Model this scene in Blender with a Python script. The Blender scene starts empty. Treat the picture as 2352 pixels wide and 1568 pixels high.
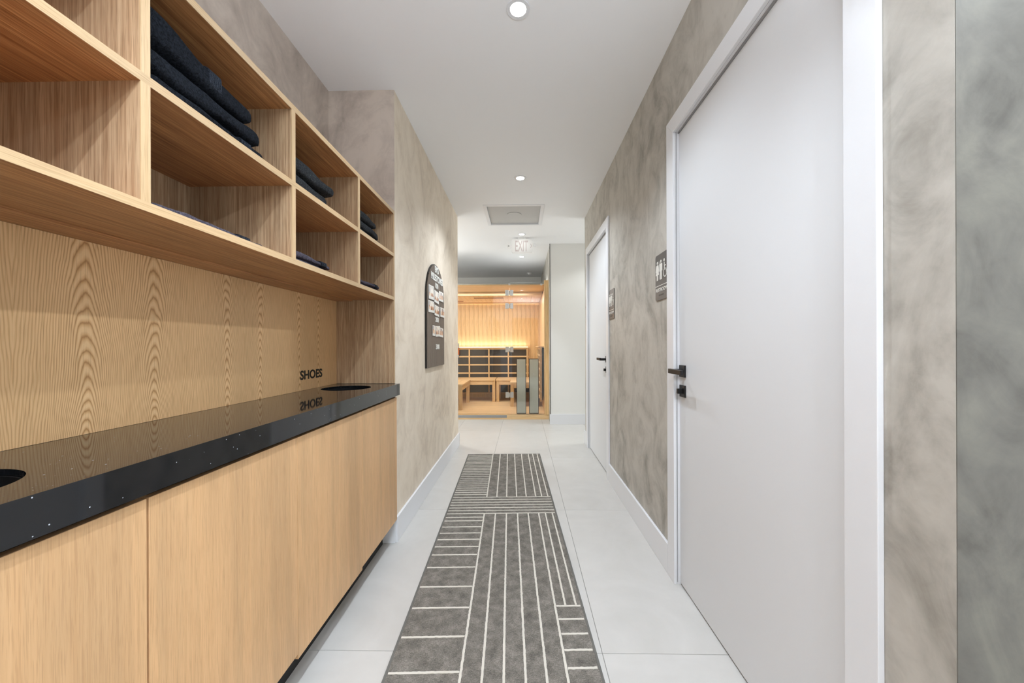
import bpy, bmesh, math, random
from mathutils import Vector, Matrix, noise
random.seed(7)
C = bpy.context.scene.collection
sc = bpy.context.scene
PI = math.pi

# ------------------------------------------------------------------ camera
cam_d = bpy.data.cameras.new('camera')
cam = bpy.data.objects.new('camera', cam_d); C.objects.link(cam)
sc.camera = cam
FPX = 840.0
cam_d.sensor_width = 36.0; cam_d.sensor_fit = 'HORIZONTAL'
cam_d.lens = FPX/2352*36.0
cam_d.shift_x = -9/2352; cam_d.shift_y = 11/2352
cam_d.clip_start = 0.02; cam_d.clip_end = 60
psi = math.atan(15/FPX); ro = 0.0035
F = Vector((-math.sin(psi), math.cos(psi), 0)); R = Vector((math.cos(psi), math.sin(psi), 0)); Z = Vector((0, 0, 1))
R2 = (R - Z*ro).normalized(); U2 = (Z + R*ro).normalized()
cam.matrix_world = Matrix(((R2.x, U2.x, -F.x, 0.0), (R2.y, U2.y, -F.y, 0.0), (R2.z, U2.z, -F.z, 1.15), (0, 0, 0, 1)))

# ------------------------------------------------------------------ world, exposure, area lights
world = bpy.data.worlds.new('world'); sc.world = world; world.use_nodes = True
world.node_tree.nodes['Background'].inputs[0].default_value = (0.9, 0.95, 1.0, 1)
world.node_tree.nodes['Background'].inputs[1].default_value = 0.5
sc.view_settings.view_transform = 'Standard'
sc.view_settings.look = 'None'
sc.view_settings.gamma = 1.0
sc.view_settings.use_curve_mapping = False
sc.view_settings.exposure = 0.58
CEIL = 2.66
WB = (0.865, 0.965, 1.09)        # neutral white after the warm bounce of oak and plaster
DOWNLIGHTS = [(-0.014, 1.637, 10), (-0.014, 3.283, 12), (-0.004, 4.931, 6), (-0.006, 6.17, 6), (-0.014, -0.01, 12.5),
              (0.35, -0.7, 10.5), (-1.9, 5.1, 9), (1.7, 4.75, 7), (1.4, 0.25, 13)]
def area(name, loc, rot, sx, sy, power, color=(1, 1, 1)):
    l = bpy.data.lights.new(name, 'AREA'); l.shape = 'RECTANGLE'; l.size = sx; l.size_y = sy
    l.energy = power; l.color = color
    o = bpy.data.objects.new(name, l); C.objects.link(o); o.location = loc; o.rotation_euler = rot
    return o
# unseen fill lights added at the sides: behind the camera and in the lounge
area('fill_front', (2.9, -0.8, 1.35), (0, PI/2, 0), 2.3, 2.2, 9, WB)
area('fill_lounge_left', (-2.9, 5.6, 1.5), (0, -PI/2, 0), 2.0, 2.2, 22, (0.94, 0.97, 0.98))
area('fill_lounge_right', (2.9, 4.8, 1.5), (0, PI/2, 0), 2.0, 1.0, 15, (0.94, 0.97, 0.98))
# added unseen uplights, bounced off the ceiling near the camera and in the lounge
area('bounce_fill', (0.1, -0.5, 1.9), (PI, 0, 0), 0.7, 0.7, 38, WB)
area('bounce_fill_lounge', (-1.9, 5.6, 1.6), (PI, 0, 0), 1.0, 1.0, 8, (0.94, 0.97, 0.98))

# ------------------------------------------------------------------ node materials
def s2l(c):
    return tuple(((x/255)/12.92 if x/255 <= 0.04045 else ((x/255+0.055)/1.055)**2.4) for x in c)
class NT:
    def __init__(s, name):
        s.m = bpy.data.materials.new(name); s.m.use_nodes = True
        s.t = s.m.node_tree; s.b = s.t.nodes['Principled BSDF']; s.out = s.t.nodes['Material Output']
    def n(s, typ, **kw):
        x = s.t.nodes.new(typ)
        for k, v in kw.items(): setattr(x, k, v)
        return x
    def l(s, a, b): s.t.links.new(a, b)
    def obj(s): return s.n('ShaderNodeTexCoord').outputs['Object']
    def math(s, op, a, b=None, c=None):
        x = s.n('ShaderNodeMath', operation=op)
        for i, v in enumerate((a, b, c)):
            if v is None: continue
            if isinstance(v, (int, float)): x.inputs[i].default_value = v
            else: s.l(v, x.inputs[i])
        return x.outputs[0]
    def mapping(s, vec, scale=(1, 1, 1), rot=(0, 0, 0), loc=(0, 0, 0)):
        x = s.n('ShaderNodeMapping'); x.inputs['Scale'].default_value = scale
        x.inputs['Rotation'].default_value = rot; x.inputs['Location'].default_value = loc
        s.l(vec, x.inputs[0]); return x.outputs[0]
    def noise(s, vec, scale=1, detail=4, rough=0.55, dist=0.0):
        x = s.n('ShaderNodeTexNoise'); x.inputs['Scale'].default_value = scale; x.inputs['Detail'].default_value = detail
        x.inputs['Roughness'].default_value = rough; x.inputs['Distortion'].default_value = dist
        s.l(vec, x.inputs['Vector']); return x.outputs['Fac']
    def ramp(s, fac, stops, interp='LINEAR'):
        x = s.n('ShaderNodeValToRGB'); cr = x.color_ramp; cr.interpolation = interp
        while len(cr.elements) < len(stops): cr.elements.new(0.5)
        for e, (p, c) in zip(cr.elements, stops):
            e.position = p; e.color = (*c, 1) if len(c) == 3 else c
        s.l(fac, x.inputs[0]); return x.outputs['Color']
    def mix(s, fac, a, b, mode='MIX'):
        x = s.n('ShaderNodeMix', data_type='RGBA', blend_type=mode)
        for i, v in ((0, fac), (6, a), (7, b)):
            if isinstance(v, (int, float)): x.inputs[i].default_value = v
            elif isinstance(v, tuple): x.inputs[i].default_value = (*v[:3], 1)
            else: s.l(v, x.inputs[i])
        return x.outputs[2]
    def base(s, v):
        if isinstance(v, tuple): s.b.inputs['Base Color'].default_value = (*v[:3], 1)
        else: s.l(v, s.b.inputs['Base Color'])
    def rough(s, v):
        if isinstance(v, (int, float)): s.b.inputs['Roughness'].default_value = v
        else: s.l(v, s.b.inputs['Roughness'])
    def bump(s, h, strength=0.2, dist=0.002):
        x = s.n('ShaderNodeBump'); x.inputs['Strength'].default_value = strength; x.inputs['Distance'].default_value = dist
        s.l(h, x.inputs['Height']); s.l(x.outputs[0], s.b.inputs['Normal'])

def flat(name, rgb, rough=0.5, metal=0.0, spec=0.5, emit=None, es=0.0, nz=0.03):
    t = NT(name); c = s2l(rgb)
    n = t.noise(t.obj(), 9, 3)
    t.base(t.mix(n, tuple(x*(1-nz) for x in c), tuple(min(1, x*(1+nz)) for x in c)))
    t.rough(rough); t.b.inputs['Metallic'].default_value = metal; t.b.inputs['Specular IOR Level'].default_value = spec
    if emit:
        t.b.inputs['Emission Color'].default_value = (*emit, 1); t.b.inputs['Emission Strength'].default_value = es
    return t.m

def oak(name, axis='Z', light=(208, 172, 128), dark=(168, 126, 84), rough=0.42, contrast=1.0, scale=1.0, figure=0.0):
    """straight-grained oak veneer, grain along an axis"""
    t = NT(name); o = t.obj()
    hi, lo = 1.0, 0.035
    def sc3(f, g):
        v = [f*scale]*3; v['XYZ'.index(axis)] = g*scale; return tuple(v)
    pores = t.noise(t.mapping(o, sc3(430, 11)), 1, 2, 0.65)
    streak = t.noise(t.mapping(o, sc3(150, 3.0)), 1, 3, 0.6, 0.5)
    broad = t.noise(t.mapping(o, sc3(9, 0.8)), 1, 3, 0.5, 0.8)
    L, D = s2l(light), s2l(dark)
    mid = tuple((a+b)/2 for a, b in zip(L, D))
    a = t.ramp(streak, [(0.32, D), (0.5, mid), (0.66, L)])
    b = t.mix(1-contrast if contrast < 1 else 0.0, a, tuple(x*0.93 for x in L))
    warm = t.ramp(broad, [(0.35, (0.86, 0.84, 0.82)), (0.65, (1.06, 1.02, 0.98))])
    c = t.mix(1.0, b, warm, 'MULTIPLY')
    p = t.ramp(pores, [(0.38, (0.58, 0.51, 0.45)), (0.49, (1, 1, 1))])
    c = t.mix(0.6*contrast, c, t.mix(1.0, c, p, 'MULTIPLY'))
    t.base(c); t.rough(rough); t.bump(pores, 0.12, 0.0006)
    return t.m

def oak_cathedral(name):
    """book-matched crown-cut oak: rows of cathedral arches rising along Z, leaves side by side along Y"""
    t = NT(name); o = t.obj()
    sep = t.n('ShaderNodeSeparateXYZ'); t.l(o, sep.inputs[0])
    y, z = sep.outputs['Y'], sep.outputs['Z']
    wob = t.noise(t.mapping(o, (1, 5, 1.3)), 1, 2, 0.5)
    yy = t.math('ADD', y, t.math('MULTIPLY', t.math('SUBTRACT', wob, 0.5), 0.02))
    u = t.math('PINGPONG', t.math('ADD', yy, 0.7-0.98+0.436*8), 0.218)
    cm = t.n('ShaderNodeCombineXYZ'); t.l(u, cm.inputs[1]); t.l(z, cm.inputs[2])
    # slow drift from leaf to leaf, so no two pairs are quite the same
    t.l(t.math('MULTIPLY', t.noise(t.mapping(o, (0, 1.2, 0)), 1, 1), 1.5), cm.inputs[0])
    uz = cm.outputs[0]
    d = t.math('SUBTRACT', u, 0.086)
    d2 = t.math('MULTIPLY', d, d)
    crown = t.math('SQRT', t.math('ADD', d2, 0.00058))
    side = t.math('MULTIPLY', t.math('SUBTRACT', crown, 0.0241), 140.0)
    fall = t.math('DIVIDE', 1.0, t.math('ADD', 1.0, t.math('MULTIPLY', d2, 260.0)))
    zz = t.math('MULTIPLY', t.math('SUBTRACT', z, 0.50), 30.0)
    f = t.math('ADD', t.math('MULTIPLY', zz, fall), side)
    f = t.math('ADD', f, t.math('MULTIPLY', t.noise(t.mapping(uz, (1, 7, 2.2)), 1, 3, 0.5), 9.0))
    f = t.math('ADD', f, t.math('MULTIPLY', t.noise(t.mapping(uz, (1, 50, 7)), 1, 2, 0.5), 0.9))
    f = t.math('ADD', f, t.math('MULTIPLY', t.noise(t.mapping(o, (1, 260, 20)), 1, 2, 0.6), 0.22))
    fr = t.math('FRACT', f)
    pores = t.noise(t.mapping(o, (420, 420, 9)), 1, 2, 0.6)
    broad = t.noise(t.mapping(o, (3, 3, 0.6)), 1, 3, 0.5)
    L, D, M = s2l((248, 212, 160)), s2l((186, 132, 80)), s2l((230, 186, 132))  # same oak lightened to make up for missing light below the shelf
    ring = t.ramp(fr, [(0.0, D), (0.14, M), (0.35, L), (0.60, L), (0.82, M), (1.0, D)])
    soft = t.math('MULTIPLY', t.math('SUBTRACT', 1.0, fall), 0.55)
    c = t.mix(t.math('MINIMUM', t.math('ADD', soft, t.math('MULTIPLY', t.noise(t.mapping(o, (1, 30, 3)), 1, 2), 0.22)), 1.0), ring, tuple(0.25*a+0.75*b for a, b in zip(L, M)))
    c = t.mix(1.0, c, t.ramp(broad, [(0.35, (0.90, 0.88, 0.86)), (0.65, (1.05, 1.02, 1.0))]), 'MULTIPLY')
    c = t.mix(0.6, c, t.mix(1.0, c, t.ramp(pores, [(0.36, (0.74, 0.68, 0.62)), (0.47, (1, 1, 1))]), 'MULTIPLY'))
    t.base(c); t.rough(0.45); t.bump(pores, 0.12, 0.0006)
    return t.m

def plaster(name, a, b, c, scale=1.0, rough=0.55):
    t = NT(name); o = t.obj()
    n0 = t.noise(t.mapping(o, (1, 1, 0.8)), 1.6*scale, 6, 0.62, 1.6)
    n1 = t.noise(t.mapping(o, (1, 1, 0.7), (0.5, 0.35, 0.4)), 5.0*scale, 7, 0.62, 1.5)
    n2 = t.noise(t.mapping(o, (7, 7, 9), (0.8, 0.5, 0.3)), 3.0*scale, 4, 0.6, 0.8)
    m = t.math('ADD', t.math('MULTIPLY', n0, 0.42), t.math('ADD', t.math('MULTIPLY', n1, 0.49), t.math('MULTIPLY', n2, 0.09)))
    col = t.ramp(m, [(0.37, s2l(c)), (0.472, s2l(b)), (0.555, s2l(a)), (0.67, tuple(x*1.05 for x in s2l(a)))])
    t.base(col); t.rough(rough); t.b.inputs['Specular IOR Level'].default_value = 0.35
    t.bump(n1, 0.15, 0.003)
    return t.m

def paint(name, rgb, rough=0.5, spec=0.4):
    t = NT(name); n = t.noise(t.obj(), 260, 2); c = s2l(rgb)
    t.base(t.mix(n, tuple(x*0.99 for x in c), c)); t.rough(rough)
    t.b.inputs['Specular IOR Level'].default_value = spec
    t.bump(n, 0.04, 0.0006); return t.m

M = {}
M['oak_v'] = oak('oak_vertical_grain', 'Z', (210, 184, 150), (170, 138, 106))
M['oak_h'] = oak('oak_long_grain', 'Y', (206, 154, 104), (158, 104, 62))  # darker, redder copy of the oak: dim shelf undersides put into the colour
M['oak_edge'] = oak('oak_edge_band', 'Y', (214, 186, 146), (198, 166, 124), contrast=0.6)  # front edges paler than the boards: their strong lighting is in the colour
M['oak_edge_v'] = oak('oak_edge_band_upright', 'Z', (214, 186, 146), (198, 166, 124), contrast=0.6)
M['oak_door'] = oak('oak_door_veneer', 'Z', (224, 183, 136), (208, 164, 117), contrast=0.5, scale=1.5)
M['oak_back'] = oak_cathedral('oak_cathedral_veneer')
M['plaster_l'] = plaster('taupe_plaster_left', (238, 224, 204), (230, 215, 194), (212, 196, 175), 0.9)  # same plaster made paler: the left wall's stronger light is in the tone
M['plaster_n'] = plaster('taupe_plaster_niche', (202, 189, 176), (187, 174, 162), (164, 152, 140), 1.0)  # same plaster darkened to carry the weaker light in the niche
M['plaster_r'] = plaster('taupe_plaster_right', (194, 189, 179), (179, 174, 164), (150, 145, 135), 1.0)
M['plaster_shaded'] = plaster('taupe_plaster_return_shaded', (124, 121, 111), (112, 109, 101), (94, 91, 84), 1.2)  # same plaster darkened: shade on the wall facing away from the downlights
M['white'] = paint('white_wall_paint', (238, 237, 232), 0.55)
M['ceil'] = paint('white_ceiling_paint', (246, 246, 246), 0.7, 0.2)
M['trim'] = paint('white_satin_trim', (232, 233, 235), 0.32)
M['door'] = paint('white_door_lacquer', (226, 227, 228), 0.6, 0.25)
M['gasket'] = flat('grey_door_gasket', (150, 150, 150), 0.6)
M['black'] = flat('matt_black_metal', (34, 34, 35), 0.38, 0.3)
M['blackp'] = flat('black_plinth', (26, 26, 27), 0.6)
M['void'] = flat('dark_gap', (14, 14, 14), 0.9)
M['chute'] = flat('black_rubber_liner', (10, 11, 14), 0.7, spec=0.2)

t = NT('beige_porcelain_tile'); o = t.obj()
n = t.noise(o, 2.2, 5, 0.6, 0.8); n2 = t.noise(o, 11, 4, 0.6)
t.base(t.mix(1.0, t.ramp(n, [(0.3, s2l((199, 196, 190))), (0.7, s2l((211, 208, 203)))]), t.ramp(n2, [(0.3, (0.97,)*3), (0.7, (1, 1, 1))]), 'MULTIPLY'))
t.rough(t.ramp(n, [(0.3, (0.34,)*3), (0.7, (0.42,)*3)])); t.b.inputs['Specular IOR Level'].default_value = 0.4; M['tile'] = t.m
M['grout'] = flat('grey_grout', (150, 148, 143), 0.9)

t = NT('black_quartz'); o = t.obj()
v = t.n('ShaderNodeTexVoronoi'); v.inputs['Scale'].default_value = 95; t.l(o, v.inputs['Vector'])
v2 = t.n('ShaderNodeTexVoronoi'); v2.inputs['Scale'].default_value = 210; t.l(o, v2.inputs['Vector'])
s1 = t.math('LESS_THAN', v.outputs['Distance'], 0.13)
hs = t.n('ShaderNodeSeparateColor'); t.l(v.outputs['Color'], hs.inputs[0])
s1 = t.math('MULTIPLY', s1, t.math('GREATER_THAN', hs.outputs[0], 0.88))
hs2 = t.n('ShaderNodeSeparateColor'); t.l(v2.outputs['Color'], hs2.inputs[0])
s2 = t.math('MULTIPLY', t.math('LESS_THAN', v2.outputs['Distance'], 0.16), t.math('MULTIPLY', t.math('GREATER_THAN', hs2.outputs[0], 0.85), 0.4))
t.base(t.mix(t.math('MAXIMUM', s1, s2), s2l((20, 22, 25)), s2l((185, 190, 195))))
t.rough(0.05); t.b.inputs['IOR'].default_value = 1.62; M['quartz'] = t.m

def towel_mat(name, a, b):
    t = NT(name); o = t.obj()
    n = t.noise(o, 190, 3, 0.7); n3 = t.noise(o, 520, 2, 0.7); n2 = t.noise(o, 14, 3)
    c = t.ramp(n, [(0.34, s2l(a)), (0.66, s2l(b))])
    c = t.mix(1.0, c, t.ramp(n2, [(0.3, (0.8,)*3), (0.7, (1.1,)*3)]), 'MULTIPLY')
    t.base(c); t.rough(0.95); t.b.inputs['Specular IOR Level'].default_value = 0.1
    t.b.inputs['Sheen Weight'].default_value = 0.15; t.b.inputs['Sheen Roughness'].default_value = 0.5
    t.b.inputs['Sheen Tint'].default_value = (*s2l(b), 1)
    t.bump(t.math('ADD', n, n3), 0.9, 0.004); return t.m
M['towel_navy'] = towel_mat('navy_terry', (12, 14, 18), (40, 44, 51))
M['towel_char'] = towel_mat('charcoal_terry', (24, 25, 27), (68, 70, 72))
M['towel_blue'] = towel_mat('indigo_terry', (54, 51, 60), (104, 99, 110))
M['towel_band'] = towel_mat('navy_woven_band', (32, 36, 42), (64, 69, 78))

t = NT('charcoal_rug_pile'); o = t.obj()
n = t.noise(o, 300, 2, 0.8); nw = t.noise(t.mapping(o, (90, 430, 1)), 1, 2, 0.8); n2 = t.noise(o, 22, 4, 0.6)
m = t.math('ADD', t.math('MULTIPLY', n2, 0.34), t.math('ADD', t.math('MULTIPLY', n, 0.33), t.math('MULTIPLY', nw, 0.33)))
t.base(t.ramp(m, [(0.36, s2l((82, 79, 73))), (0.5, s2l((122, 117, 109))), (0.63, s2l((160, 153, 144)))]))
t.rough(0.95); t.b.inputs['Specular IOR Level'].default_value = 0.1; t.bump(n, 0.5, 0.002); M['rug'] = t.m
M['rug_line'] = flat('cream_rug_pile', (216, 210, 198), 0.95, spec=0.1, nz=0.08)
M['rug_bind'] = flat('grey_rug_binding', (112, 110, 105), 0.9, spec=0.1, nz=0.1)

M['lens'] = flat('lamp_lens', (255, 255, 255), 0.5, emit=(1, 0.98, 0.95), es=14)
M['led'] = flat('warm_led_strip', (255, 230, 190), 0.5, emit=(1.0, 0.88, 0.70), es=2)
M['hem'] = oak('hemlock_boards', 'Z', (240, 208, 156), (228, 186, 128), contrast=0.8, scale=0.5)
M['hem_h'] = oak('hemlock_rail', 'X', (242, 212, 164), (232, 194, 140), contrast=0.7, scale=0.5)
M['hem_d'] = oak('hemlock_depth', 'Y', (242, 212, 164), (232, 194, 140), contrast=0.7, scale=0.5)
M['heater'] = flat('black_carbon_heater', (38, 34, 36), 0.3, nz=0.2)
M['steel'] = flat('brushed_steel', (196, 194, 188), 0.28, 0.85)
M['exit'] = flat('white_sign_plastic', (250, 250, 249), 0.4)
M['exit_txt'] = flat('unlit_sign_letters', (216, 206, 205), 0.5)
M['grille'] = flat('grey_vent_panel', (190, 190, 188), 0.5)
M['slat'] = flat('brown_grooved_board', (126, 113, 101), 0.6)
M['signplate'] = flat('charcoal_sign_plastic', (84, 80, 76), 0.4)
M['signink'] = flat('white_raised_ink', (238, 236, 228), 0.5)
M['ink'] = flat('black_vinyl', (22, 20, 18), 0.5)
M['panelglass'] = flat('pale_grey_green_glass', (240, 238, 222), 0.12)
M['orange'] = flat('orange_wood_grip', (206, 104, 50), 0.5)
def glass(name, tint, refl=1.0):
    t = NT(name); t.t.nodes.remove(t.b)
    tr = t.n('ShaderNodeBsdfTransparent'); tr.inputs[0].default_value = (*tint, 1)
    gl = t.n('ShaderNodeBsdfGlossy'); gl.inputs['Roughness'].default_value = 0.0
    fr = t.n('ShaderNodeFresnel'); fr.inputs['IOR'].default_value = 1.5
    mx = t.n('ShaderNodeMixShader'); t.l(t.math('MULTIPLY', fr.outputs[0], refl), mx.inputs[0])
    t.l(tr.outputs[0], mx.inputs[1]); t.l(gl.outputs[0], mx.inputs[2]); t.l(mx.outputs[0], t.out.inputs[0]); return t.m
M['glass'] = glass('clear_glass', (0.98, 0.99, 0.98), 1.1)

# ------------------------------------------------------------------ geometry helpers
class B:
    def __init__(s): s.bm = bmesh.new()
    def box(s, x0, x1, y0, y1, z0, z1):
        v = [s.bm.verts.new((x, y, z)) for x in (x0, x1) for y in (y0, y1) for z in (z0, z1)]
        for f in ((0, 1, 3, 2), (4, 6, 7, 5), (0, 4, 5, 1), (2, 3, 7, 6), (0, 2, 6, 4), (1, 5, 7, 3)):
            s.bm.faces.new([v[i] for i in f])
        return s
    def prism(s, pts, axis, a, b):
        """outline pts extruded along an axis from a to b; pts are the two other coordinates in XYZ order"""
        def mk(p, q):
            return {'X': (q, p[0], p[1]), 'Y': (p[0], q, p[1]), 'Z': (p[0], p[1], q)}[axis]
        A = [s.bm.verts.new(mk(p, a)) for p in pts]; D = [s.bm.verts.new(mk(p, b)) for p in pts]
        s.bm.faces.new(A); s.bm.faces.new(D[::-1])
        n = len(pts)
        for i in range(n): s.bm.faces.new((A[i], D[i], D[(i+1) % n], A[(i+1) % n]))
        return s
    def cyl(s, c, r, axis, a, b, n=24, r2=None):
        r2 = r if r2 is None else r2
        def mk(ca, sa, rr, q):
            p = (c[0]+rr*ca, c[1]+rr*sa)
            return {'X': (q, p[0], p[1]), 'Y': (p[0], q, p[1]), 'Z': (p[0], p[1], q)}[axis]
        A = [s.bm.verts.new(mk(math.cos(2*PI*i/n), math.sin(2*PI*i/n), r, a)) for i in range(n)]
        D = [s.bm.verts.new(mk(math.cos(2*PI*i/n), math.sin(2*PI*i/n), r2, b)) for i in range(n)]
        s.bm.faces.new(A); s.bm.faces.new(D[::-1])
        for i in range(n): s.bm.faces.new((A[i], D[i], D[(i+1) % n], A[(i+1) % n]))
        return s
    def ring(s, c, r1, r2, axis, a, b, n=32):
        def mk(i, rr, q):
            p = (c[0]+rr*math.cos(2*PI*i/n), c[1]+rr*math.sin(2*PI*i/n))
            return {'X': (q, p[0], p[1]), 'Y': (p[0], q, p[1]), 'Z': (p[0], p[1], q)}[axis]
        V = [[s.bm.verts.new(mk(i, rr, q)) for i in range(n)] for rr, q in ((r1, a), (r2, a), (r2, b), (r1, b))]
        for k in range(4):
            for i in range(n):
                s.bm.faces.new((V[k][i], V[k][(i+1) % n], V[(k+1) % 4][(i+1) % n], V[(k+1) % 4][i]))
        return s
def obj(name, b, mat, parent=None, bevel=0.0, smooth=False, seg=2):
    bm = b.bm
    bmesh.ops.recalc_face_normals(bm, faces=bm.faces)
    if bevel:
        bmesh.ops.bevel(bm, geom=list(bm.edges), offset=bevel, segments=seg, profile=0.6, affect='EDGES', clamp_overlap=True)
    if parent is not None:
        off = Vector(parent['_loc']); bmesh.ops.translate(bm, verts=bm.verts, vec=-off)
    me = bpy.data.meshes.new(name); bm.to_mesh(me); bm.free()
    me.materials.append(mat)
    if smooth: me.shade_smooth()
    o = bpy.data.objects.new(name, me); C.objects.link(o)
    if parent is not None: o.parent = parent; o['_loc'] = parent['_loc']
    else: o['_loc'] = (0.0, 0.0, 0.0)
    return o
def thing(name, label, cat, loc, group=None):
    o = bpy.data.objects.new(name, None); C.objects.link(o); o.location = loc; o.empty_display_size = 0.1
    o['label'] = label; o['category'] = cat; o['_loc'] = tuple(float(x) for x in loc)
    if group: o['group'] = group
    return o
def tag(o, label, cat, group=None):
    o['label'] = label; o['category'] = cat
    if group: o['group'] = group
    return o
def struct(name, b, mat, parent=None, bevel=0.0, label=None):
    o = obj(name, b, mat, parent, bevel)
    if parent is None:
        o['kind'] = 'structure'
        if label: o['label'] = label
    return o
def setting(name, loc=(0, 0, 0)):
    o = bpy.data.objects.new(name, None); C.objects.link(o); o.location = loc
    o['kind'] = 'structure'; o['_loc'] = tuple(float(x) for x in loc); return o
def text_bm(s, size, bold=0.0, width=1.0, extrude=0.0):
    """flat letters as a bmesh in the XY plane, centred, cap height = size"""
    cu = bpy.data.curves.new('t', 'FONT'); cu.body = s; cu.size = size/0.729*1.0; cu.offset = bold
    cu.align_x = 'CENTER'; cu.extrude = extrude; cu.resolution_u = 4; cu.space_character = 1.0
    o = bpy.data.objects.new('t', cu); C.objects.link(o)
    bpy.context.view_layer.update()
    me = bpy.data.meshes.new_from_object(o.evaluated_get(bpy.context.evaluated_depsgraph_get()))
    bm = bmesh.new(); bm.from_mesh(me)
    bpy.data.objects.remove(o); bpy.data.curves.remove(cu); bpy.data.meshes.remove(me)
    zs = [v.co.y for v in bm.verts]; zc = (min(zs)+max(zs))/2
    for v in bm.verts: v.co.x *= width; v.co.y -= zc
    return bm
def letters(name, s, size, origin, right, up, mat, parent, bold=0.0, width=1.0, thick=0.0015):
    bm = text_bm(s, size, bold, 1.0, thick/2)
    xs_ = [v.co.x for v in bm.verts]; ys_ = [v.co.y for v in bm.verts]; xc = (max(xs_)+min(xs_))/2
    kx, ky = width/(max(xs_)-min(xs_)), size/(max(ys_)-min(ys_))
    for v in bm.verts: v.co.x = (v.co.x-xc)*kx; v.co.y *= ky
    r, u = Vector(right), Vector(up); nrm = r.cross(u)
    for v in bm.verts:
        v.co = Vector(origin) + r*v.co.x + u*v.co.y + nrm*(v.co.z + thick/2)
    b = B(); b.bm.free(); b.bm = bm
    return obj(name, b, mat, parent)

# ------------------------------------------------------------------ room shell
LX, RX = -0.75, 0.742          # corridor wall planes
NX = -1.14                     # niche back wall plane
NY = 2.14                      # niche end
LE, RE = 4.24, 4.345           # corridor wall ends
FY = 5.76                      # sauna front
fl = setting('floor')
o = obj('grout_bed', B().box(-3.2, 3.2, -2.4, 8.1, -0.06, -0.0025), M['grout'], fl)
xs = [0.295 + 0.6*k for k in range(-6, 5)]
ys = [1.375 + 1.2*k for k in range(-3, 6)]
TW, TL, J = 0.6, 1.2, 0.0012
tb = B().box(J, TW-J, J, TL-J, -0.012, 0.0)
t0 = obj('tile', tb, M['tile'], fl, bevel=0.0007, seg=1); t0.location = (xs[0], ys[0], 0)
for i, x in enumerate(xs):
    for j, y in enumerate(ys):
        if i == 0 and j == 0: continue
        if y > 6.6: continue
        c = t0.copy(); C.objects.link(c); c.location = (x, y, 0)

# ceiling with the opening of the return air grille
gx0, gx1, gy0, gy1 = -0.385, 0.205, 3.935, 4.53
cb = B()
cb.box(-3.2, 3.2, -2.4, gy0, CEIL, CEIL+0.12); cb.box(-3.2, 3.2, gy1, 8.1, CEIL, CEIL+0.12)
cb.box(-3.2, gx0, gy0, gy1, CEIL, CEIL+0.12); cb.box(gx1, 3.2, gy0, gy1, CEIL, CEIL+0.12)
struct('ceiling', cb, M['ceil'])

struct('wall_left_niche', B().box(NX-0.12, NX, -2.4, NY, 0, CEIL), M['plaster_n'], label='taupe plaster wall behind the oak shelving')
struct('wall_niche_end', B().box(NX, LX, NY-0.0015, NY, 0.15, CEIL), M['plaster_n'])  # thin skin added to give the wall end the darkened niche tone
struct('wall_left', B().box(NX-0.12, LX, NY, LE, 0, CEIL), M['plaster_l'], label='taupe plaster wall with the arched board')
wr = B()
DO1, DO2 = (0.843, 1.778), (3.20, 4.135)
DH = 2.178
q = 0.0045
wr.box(RX, RX+0.13, 0.64, DO1[0]-q, 0, CEIL); wr.box(RX, RX+0.13, DO1[1]+q, DO2[0]-q, 0, CEIL); wr.box(RX, RX+0.13, DO2[1]+q, RE, 0, CEIL)
wr.box(RX, RX+0.13, DO1[0]-q, DO1[1]+q, DH+q, CEIL); wr.box(RX, RX+0.13, DO2[0]-q, DO2[1]+q, DH+q, CEIL)
struct('wall_right', wr, M['plaster_r'])
struct('wall_right_return', B().box(RX+0.0005, 3.2, 0.6385, 0.64, 0, CEIL), M['plaster_shaded'])
struct('wall_reception_side', B().box(RX+0.13, 3.2, 0.64, 0.77, 0, CEIL), M['white'])
struct('wall_far_white', B().box(0.412, 3.2, 5.40, 5.52, 0, CEIL), M['white'])
struct('wall_far_side', B().box(0.412, 0.53, 5.52, 8.0, 0, CEIL), M['plaster_r'])
struct('wall_back', B().box(-3.2, 3.2, 8.0, 8.12, 0, CEIL), M['white'])
struct('wall_lounge_left', B().box(-3.2, -3.08, 2.2, 8.0, 0, CEIL), M['white'])
struct('wall_lounge_return', B().box(-3.2, NX-0.12, NY+1.9, LE, 0, CEIL), M['white'])
struct('wall_lounge_right', B().box(3.08, 3.2, 0.77, 5.4, 0, CEIL), M['white'])
wb = B(); wb.box(-1.26, -0.39, -2.12, -2.0, 0, CEIL); wb.box(0.58, 3.2, -2.12, -2.0, 0, CEIL); wb.box(-0.39, 0.58, -2.12, -2.0, 2.2, CEIL)
struct('wall_front', wb, M['white'])
struct('wall_reception_right', B().box(3.08, 3.2, -2.0, 0.64, 0, CEIL), M['white'])
struct('trim_corner_bead', B().box(0.404, 0.412, 5.392, 5.402, 0.15, CEIL-0.002), M['black'])

def baseboard(name, pts, h=0.15):
    """moulded board: (x0,x1,y0,y1) footprint; small top chamfer by bevel"""
    b = B()
    for p in pts: b.box(*p, 0.0, h)
    return struct(name, b, M['trim'], bevel=0.0025)
baseboard('baseboard_left', [(LX, LX+0.014, NY-0.005, LE+0.014)])
baseboard('baseboard_left_end', [(NX-0.12, LX+0.014, LE, LE+0.014)])
baseboard('baseboard_niche_stub', [(-0.832, LX, NY-0.014, NY-0.001)], 0.125)
baseboard('baseboard_right', [(RX-0.014, RX, DO1[1]+0.08, DO2[0]-0.076)])
baseboard('baseboard_right_end', [(RX-0.014, RX, DO2[1]+0.077, RE+0.012)])
baseboard('baseboard_far', [(0.40, 3.0, 5.386, 5.40)])

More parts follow.
